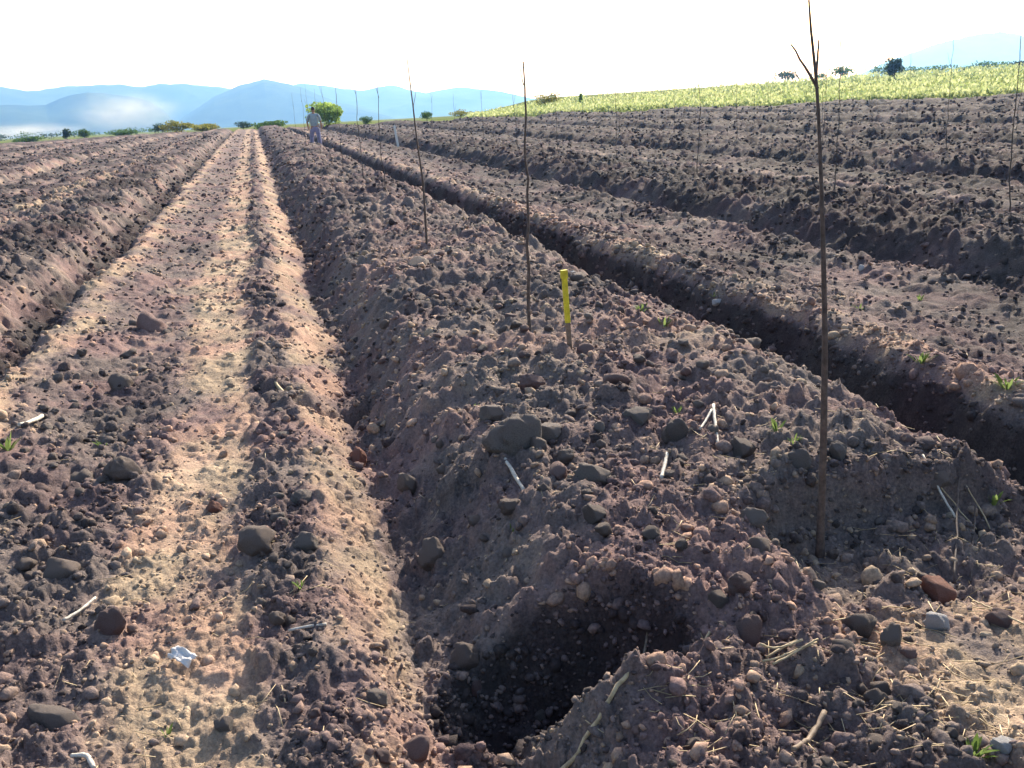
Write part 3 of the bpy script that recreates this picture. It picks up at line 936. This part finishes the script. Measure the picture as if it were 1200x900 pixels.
# ------------------------------------------------------------------ weeds
def weed(px, py, n, L, label, seed):
    q = hit(px, py); rng = np.random.default_rng(seed)
    V, Fs, T, o_ = [], [], [], 0
    for k in range(n):
        a = rng.uniform(0, 6.28); out = rng.uniform(.25, 1.0); l = L*rng.uniform(.6, 1.15)
        dirv = np.array([math.cos(a), math.sin(a), 0]); side = np.array([-math.sin(a), math.cos(a), 0])
        w = l*rng.uniform(.07, .14)
        b0 = dirv*rng.uniform(0, .3)*L
        for i, t in enumerate((0, .35, .7, 1.0)):
            c = b0+dirv*out*l*t+np.array([0, 0, l*(t*1.1-.45*t*t*out)])
            ww = w*(.6, 1.0, .8, .05)[i]
            V += [c-side*ww+np.array([0, 0, .2*ww]), c, c+side*ww+np.array([0, 0, .2*ww])]
        for i in range(3):
            a0 = o_+i*3
            Fs += [(a0, a0+1, a0+4, a0+3), (a0+1, a0+2, a0+5, a0+4)]
        T += [rng.uniform(0, 1)]*12
        o_ += 12
    me = mesh_list('weed', np.array(V), Fs, True, {'tint': T})
    link('weed', me, M['leaf_weed'], loc=q-np.array([0, 0, .004]), label=label, category='weed', group='small green weeds in the tilled soil')
for i, (px, py, n, L, lb) in enumerate([
  (752, 366, 16, .07, 'low pale green weed on the ridge edge right of the yellow stake'),
  (778, 382, 12, .07, 'small green weed at the trench edge, nearer than its pale neighbour'),
  (836, 348, 9, .05, 'tiny green weed on the far lip of the trench'),
  (794, 484, 9, .04, 'bright yellow green sprout on the ridge left of the upright white stick'),
  (558, 478, 7, .03, 'tiny yellow green sprout beside the rounded grey stone'),
  (1006, 364, 10, .06, 'green weed on the bed just right of the nearest sapling stem'),
  (1078, 352, 10, .06, 'green weed on the bed below the third row of ridges at right'),
  (910, 505, 10, .05, 'green weed on the ridge left of the nearest sapling'),
  (930, 520, 10, .045, 'green weed behind the grey stone left of the nearest sapling'),
  (1080, 425, 14, .08, 'wide weed on the sunlit trench lip right of the nearest sapling'),
  (1180, 455, 16, .08, 'weed on the sunlit trench lip at the right edge'),
  (8, 528, 14, .09, 'green weed at the left edge of the picture below the furrow'),
  (122, 524, 8, .05, 'small sprout on the left of the dusty track'),
  (352, 688, 8, .035, 'small light green sprout on the strip left of the planting pit'),
  (1140, 885, 26, .05, 'low green tuft at the bottom right corner'),
  (1165, 590, 12, .05, 'weed among straw at the right edge above the hollow'),
  (195, 862, 8, .03, 'tiny green sprout at the bottom of the dusty track'),
  (600, 622, 5, .03, 'tiny bright sprout on the shaded slope above the pit')]):
    weed(px, py, n, L, lb, 500+i)

# ------------------------------------------------------------------ person far down the row
def skinned(name, joints, bones, material, parent, sub=2):
    me = bpy.data.meshes.new(name)
    names = list(joints)
    me.from_pydata([joints[n][0] for n in names], [(names.index(a), names.index(b)) for a, b in bones], [])
    o = link(name, me, material, parent)
    sk = o.modifiers.new('skin', 'SKIN')
    sk.use_smooth_shade = True
    for i, n in enumerate(names):
        r = joints[n][1]
        me.skin_vertices[0].data[i].radius = (r, r) if not isinstance(r, tuple) else r
    me.skin_vertices[0].data[0].use_root = True
    ss = o.modifiers.new('subsurf', 'SUBSURF'); ss.levels = sub; ss.render_levels = sub
    return o

def build_person():
    az = az_of(368); D = 44.0
    u, yv = D*math.sin(az), D*math.cos(az)
    z = float(height([u], [yv])[0][0])
    e = link('person', None, loc=(u, yv, z-.16), label='person in grey green shirt and bluish purple trousers standing far down the row', category='person')
    e.rotation_euler = (0, 0, math.radians(168))
    J = {'pelvis': ((0, 0, .93), (.15, .11)), 'waist': ((0, -.01, 1.08), (.135, .10)), 'chest': ((0, -.02, 1.28), (.165, .115)),
         'collar': ((0, -.03, 1.43), (.09, .08)), 'neck': ((0, -.045, 1.50), (.052, .055)), 'head0': ((0, -.06, 1.58), (.07, .085)),
         'head1': ((0, -.065, 1.66), (.078, .098)), 'head2': ((0, -.06, 1.735), (.055, .07))}
    B = [('pelvis', 'waist'), ('waist', 'chest'), ('chest', 'collar'), ('collar', 'neck'), ('neck', 'head0'), ('head0', 'head1'), ('head1', 'head2')]
    for s, t in ((1, 'r'), (-1, 'l')):
        J['hip'+t] = ((s*.11, 0, .86), .085); J['knee'+t] = ((s*.15, -.03*s-.02, .48), .056)
        J['calf'+t] = ((s*.16, .0, .34), .052); J['ankle'+t] = ((s*.17, .02, .10), .038)
        J['heel'+t] = ((s*.17, .02, .05), .04); J['toe'+t] = ((s*.20, -.17, .035), .032)
        J['shoulder'+t] = ((s*.20, -.02, 1.40), .058); J['elbow'+t] = ((s*.30, .03, 1.13), .043)
        J['wrist'+t] = ((s*.29, -.10, .90), .029); J['palm'+t] = ((s*.285, -.12, .83), (.022, .038))
        B += [('pelvis', 'hip'+t), ('hip'+t, 'knee'+t), ('knee'+t, 'calf'+t), ('calf'+t, 'ankle'+t), ('ankle'+t, 'heel'+t), ('heel'+t, 'toe'+t),
              ('collar', 'shoulder'+t), ('shoulder'+t, 'elbow'+t), ('elbow'+t, 'wrist'+t), ('wrist'+t, 'palm'+t)]
        for k in range(4):
            yy = -.155+.022*k
            L = (.075, .088, .082, .062)[k]
            J[f'f{k}a{t}'] = ((s*.283, yy, .79), .0095); J[f'f{k}b{t}'] = ((s*.272, yy-.008, .79-L*.55), .0088)
            J[f'f{k}c{t}'] = ((s*.255, yy-.012, .79-L), .0078)
            B += [('palm'+t, f'f{k}a{t}'), (f'f{k}a{t}', f'f{k}b{t}'), (f'f{k}b{t}', f'f{k}c{t}')]
        J['th1'+t] = ((s*.275, -.165, .855), .011); J['th2'+t] = ((s*.265, -.185, .81), .009)
        B += [('palm'+t, 'th1'+t), ('th1'+t, 'th2'+t)]
    skinned('body', J, B, M['skin'], e)
    # shirt with sleeves to the elbow
    J2 = {'pelvis': ((0, 0, .90), (.20, .15)), 'waist': ((0, -.01, 1.08), (.19, .14)), 'chest': ((0, -.02, 1.28), (.215, .15)), 'collar': ((0, -.03, 1.435), (.10, .09))}
    B2 = [('pelvis', 'waist'), ('waist', 'chest'), ('chest', 'collar')]
    for s, t in ((1, 'r'), (-1, 'l')):
        J2['shoulder'+t] = ((s*.205, -.02, 1.40), .078); J2['mid'+t] = ((s*.26, .01, 1.25), .068); J2['elbow'+t] = ((s*.295, .028, 1.14), .062)
        B2 += [('collar', 'shoulder'+t), ('shoulder'+t, 'mid'+t), ('mid'+t, 'elbow'+t)]
    skinned('shirt', J2, B2, M['shirt'], e)
    J3 = {'pelvis': ((0, 0, .96), (.165, .125)), 'seat': ((0, .01, .86), (.175, .135))}
    B3 = [('pelvis', 'seat')]
    for s, t in ((1, 'r'), (-1, 'l')):
        J3['hip'+t] = ((s*.125, 0, .78), .115); J3['knee'+t] = ((s*.16, -.03*s-.02, .48), .095); J3['hem'+t] = ((s*.18, .015, .10), .088)
        B3 += [('seat', 'hip'+t), ('hip'+t, 'knee'+t), ('knee'+t, 'hem'+t)]
    skinned('trousers', J3, B3, M['trousers'], e)
    J4 = {'c': ((0, .0, 1.62), (.07, .05)), 'a': ((0, -.03, 1.71), (.092, .105)), 'b': ((0, -.04, 1.775), (.062, .075))}
    skinned('hair', J4, [('c', 'a'), ('a', 'b')], M['hair'], e)
    for s in (1, -1):
        v, f = lump(2, 3, .05); sh = link('shoe', mesh_np('shoe', v*np.array([.05, .14, .045]), f), M['shoe'], e)
        sh.location = (s*.185, -.07, .05)
        v, f = lump(2, 4, .03); ey = link('eye', mesh_np('eye', v*.012, f), M['hair'], e); ey.location = (s*.032, -.158, 1.655)
        v, f = lump(2, 5, .05); er = link('ear', mesh_np('ear', v*np.array([.012, .022, .034]), f), M['skin'], e); er.location = (s*.082, -.055, 1.645)
    v, f = lump(2, 6, .05); no = link('nose', mesh_np('nose', v*np.array([.014, .022, .026]), f), M['skin'], e); no.location = (0, -.165, 1.63)
    v, f = lump(2, 7, .03); mo = link('mouth', mesh_np('mouth', v*np.array([.026, .010, .006]), f), M['rock_red'], e); mo.location = (0, -.150, 1.587)
build_person()

# ------------------------------------------------------------------ trees, bushes
def crown_mesh(rx, ry, rz, n, leaf, seed, lobes=9, shape='round'):
    rng = np.random.default_rng(seed)
    c = rng.normal(size=(lobes, 3)); c /= np.linalg.norm(c, axis=1)[:, None]
    c *= rng.uniform(.25, .75, (lobes, 1))
    if shape == 'cone': c[:, 2] = np.linspace(-.8, .9, lobes); c[:, :2] *= (1-.85*(c[:, 2:]+.8)/1.7)*.6
    lr = rng.uniform(.30, .50, lobes)*(1 if shape != 'cone' else .6)
    w = rng.integers(0, lobes, n)
    d = rng.normal(size=(n, 3)); d /= np.linalg.norm(d, axis=1)[:, None]
    p = c[w]+d*(lr[w]*rng.uniform(.35, 1.08, n)**.5)[:, None]
    p[:, 2] = np.maximum(p[:, 2], -.95)
    p = p*np.array([rx, ry, rz])
    a = rng.normal(size=(n, 3)); a /= np.linalg.norm(a, axis=1)[:, None]
    b = np.cross(a, rng.normal(size=(n, 3))); b /= np.linalg.norm(b, axis=1)[:, None]
    s = leaf*rng.uniform(.6, 1.3, (n, 1))
    v = np.stack([p-a*s, p+b*s*.55, p+a*s, p-b*s*.55], 1).reshape(-1, 3)
    f = np.arange(n*4).reshape(n, 4)
    return mesh_np('crown', v, f, False, {'tint': np.repeat(rng.uniform(0, 1, n), 4)})

def tree(px, D, wpx, hpx, mk, name, label, seed, lift=.18, shape='round', group=None, n=1100, cat='tree', sink=0.0):
    az = az_of(px); c = math.cos(math.atan((px-600)/F))
    u, yv = D*math.sin(az), D*math.cos(az)
    z = float(lie(np.array([u]), np.array([yv]))[0])
    s = D*c/F
    hh = hpx*s; rw = wpx*s*.5
    e = link(name, None, loc=(u, yv, z-sink), label=label, category=cat)
    if group: e['group'] = group
    rng = np.random.default_rng(seed)
    parts = [tube(wobble_line((0, 0, -.1*hh), (0, 0, hh*.72), 6, .03, seed), np.linspace(.045*hh, .014*hh, 6), 6)]
    for k in range(5):
        a = rng.uniform(0, 6.28); z0 = hh*rng.uniform(.2, .5)
        parts.append(tube(wobble_line((0, 0, z0), (math.cos(a)*rw*.7, math.sin(a)*rw*.7, z0+hh*rng.uniform(.15, .35)), 5, .04, seed+k), np.linspace(.016*hh, .005*hh, 5), 5))
    v, f = join(parts)
    link('trunk', mesh_list('trunk', v, f), M['bark_far'], e)
    rz = hh*(1-lift)*.5
    o = link('crown', crown_mesh(rw*1.15, rw*1.0, rz*1.12, n, max(hh, rw)*.062, seed, 15, shape), M[mk], e)
    o.location = (0, 0, hh*lift+rz)
    return e

tree(384, 88, 44, 27, 'leaf_lime', 'bush', 'round bright green bush just right of the far person', 601, .06, n=2600, cat='bush')
tree(428, 95, 16, 10, 'leaf_green', 'bush', 'small green bush against the blue hills, right of the round bright bush', 602, .1, cat='bush')
tree(1047, 150, 20, 24, 'leaf_dark', 'tree', 'small dark tree standing alone on the crop field at the right', 603, .15, n=1300)
tree(681, 110, 12, 13, 'leaf_lime', 'tree', 'small pointed green tree on the skyline, right of the second sapling', 604, .1, 'cone')
tree(640, 118, 34, 17, 'leaf_yellow', 'bush', 'olive bush on the skyline just right of the second sapling', 605, .1, cat='bush')
tree(500, 100, 14, 11, 'leaf_green', 'bush', 'green bush right of the third sapling stem', 606, .1, cat='bush')
tree(540, 120, 24, 9, 'leaf_yellow', 'bush', 'low olive bush midway between the second and third saplings', 607, .1, cat='bush')
tree(207, 115, 38, 14, 'leaf_yellow', 'bush', 'yellow green bush at the far end of the field, left of the track', 608, .08, n=1300, cat='bush')
tree(240, 112, 40, 9, 'leaf_yellow', 'bush', 'low wide yellow bush at the far end of the wheel track', 609, .05, n=1300, cat='bush')
tree(190, 130, 22, 12, 'leaf_dark', 'bush', 'dark bush left of the yellow green bush at the field end', 610, .08, cat='bush')
tree(78, 140, 12, 13, 'leaf_dark', 'tree', 'small dark tree on the far left in front of the smoke', 611, .15)
tree(98, 150, 14, 12, 'leaf_green', 'tree', 'small green tree on the far left, right of the dark one', 612, .12)
tree(30, 150, 36, 8, 'leaf_green', 'bush', 'low green bush at the left end of the far hedge', 613, .05, cat='bush')
tree(145, 150, 30, 8, 'leaf_green', 'bush', 'low green bush of the far hedge, below the smoke', 614, .05, cat='bush')
tree(320, 110, 44, 9, 'leaf_green', 'bush', 'low green bush left of the person at the field end', 615, .05, n=1300, cat='bush')
tree(285, 120, 22, 10, 'leaf_dark', 'bush', 'dark green bush in the gap between two hills', 616, .08, cat='bush')
for i, px in enumerate(range(925, 1260, 33)):
    tree(px+random.uniform(-8, 8), 265+random.uniform(-20, 25), random.uniform(24, 44), random.uniform(9, 15), random.choice(['leaf_dark', 'leaf_green']),
         'tree', 'hazy green tree in the line behind the crop field at right', 640+i, .1, group='tree line behind the crop field', n=520)
for i, px in enumerate(range(-20, 200, 26)):
    tree(px+random.uniform(-8, 8), 300+random.uniform(-30, 60), random.uniform(24, 40), random.uniform(6, 10), random.choice(['leaf_dark', 'leaf_green']),
         'tree', 'hazy tree on the plain at the far left below the hills', 680+i, .1, group='hazy trees on the left plain', n=200)

# ------------------------------------------------------------------ crop on the slope at the right
def crop():
    rng = np.random.default_rng(8)
    n = 15000
    # rows run along the field edge; density falls with distance
    b = 1.5+np.exp(rng.uniform(0, math.log(150), n))
    b = np.round(b/1.6)*1.6+rng.normal(size=n)*.18
    a = rng.uniform(-40, 150, n)
    x = EDGE_A[0]+_ed[0]*a+EDGE_N[0]*b; y = EDGE_A[1]+_ed[1]*a+EDGE_N[1]*b
    az = np.arctan2(x, y)
    k = (outside(x, y) > 1.0) & (az > YAW-.03) & (az < YAW+.75) & (y > 5)
    x, y, b = x[k], y[k], b[k]
    n = len(x)
    z = lie(x, y)
    hgt = (.55+.45*rng.uniform(0, 1, n))*(1+.5*noise(x*.05, y*.05, 3))*(.55+.3*sstep(0, 40, b))
    V, T = [], []
    for q in range(5):
        d = rng.normal(size=(n, 3)); d /= np.linalg.norm(d, axis=1)[:, None]
        d[:, 2] = np.abs(d[:, 2])*1.8+.3; d /= np.linalg.norm(d, axis=1)[:, None]
        e2 = np.cross(d, rng.normal(size=(n, 3))); e2 /= np.linalg.norm(e2, axis=1)[:, None]
        c = np.stack([x+rng.normal(size=n)*.22, y+rng.normal(size=n)*.22, z+hgt*rng.uniform(.1, .95, n)], 1)
        s = (.10+.09*rng.uniform(0, 1, (n, 1)))*(1+.004*b[:, None])
        V.append(np.stack([c-d*s, c+e2*s*.5, c+d*s, c-e2*s*.5], 1)); T.append(rng.uniform(0, 1, n))
    V = np.concatenate(V).reshape(-1, 3); T = np.repeat(np.concatenate(T), 4)
    me = mesh_np('crop_plants', V, np.arange(len(V)).reshape(-1, 4), False, {'tint': T})
    link('crop_plants', me, M['leaf_crop'], kind='stuff', label='yellow green crop growing on the slope beyond the ploughed field', category='crop')
crop()

# ------------------------------------------------------------------ smoke and haze
def volume_mat(name, color, dens, aniso):
    mt = bpy.data.materials.new(name); mt.use_nodes = True
    nt = mt.node_tree; nt.nodes.remove(nt.nodes['Principled BSDF'])
    v = nt.nodes.new('ShaderNodeVolumePrincipled')
    v.inputs['Color'].default_value = (*color, 1); v.inputs['Density'].default_value = dens
    v.inputs['Anisotropy'].default_value = aniso
    v.inputs['Absorption Color'].default_value = (1, 1, 1, 1)
    nt.links.new(v.outputs[0], nt.nodes['Material Output'].inputs['Volume'])
    return mt

def smoke(px, D, w, h, z, dens, label, seed):
    v, f = lump(4, seed, .22)
    az = az_of(px)
    me = mesh_np('smoke', v, f)
    mt = volume_mat('smoke', (.93, .96, 1.0), dens, .2)
    nt = mt.node_tree                                     # thins out towards its edge, torn by noise
    tc = N(nt, 'ShaderNodeTexCoord').outputs['Object']
    ln = N(nt, 'ShaderNodeVectorMath', operation='LENGTH'); nt.links.new(tc, ln.inputs[0])
    fall = mathn(nt, 'SUBTRACT', .92, ln.outputs['Value'], True)
    nz = ramp(nt, texn(nt, 2.2, 4, .6, tc), [(.35, (.1, .1, .1)), (.7, (1, 1, 1))])
    d = mathn(nt, 'MULTIPLY', mathn(nt, 'MULTIPLY', mathn(nt, 'POWER', fall, 1.6), nz), dens*5)
    vol = [n for n in nt.nodes if n.type == 'PRINCIPLED_VOLUME'][0]
    nt.links.new(d, vol.inputs['Density'])
    o = link('smoke', me, mt, loc=(D*math.sin(az), D*math.cos(az), z), kind='stuff', label=label, category='smoke')
    o.scale = (w, w*.6, h)
    o.rotation_euler = (0, 0, -az)
smoke(150, 1300, 85, 34, 26, .007, 'drifting bank of white smoke in front of the left hill', 701)
smoke(20, 1350, 110, 16, 8, .006, 'low white smoke lying over the plain at the far left', 702)

v, f = box(9800, 9800, -6, 360)
hz = link('haze', mesh_list('haze', v, f, False), volume_mat('haze', (.19, .43, 1.0), 3.0e-4, .35), kind='stuff')
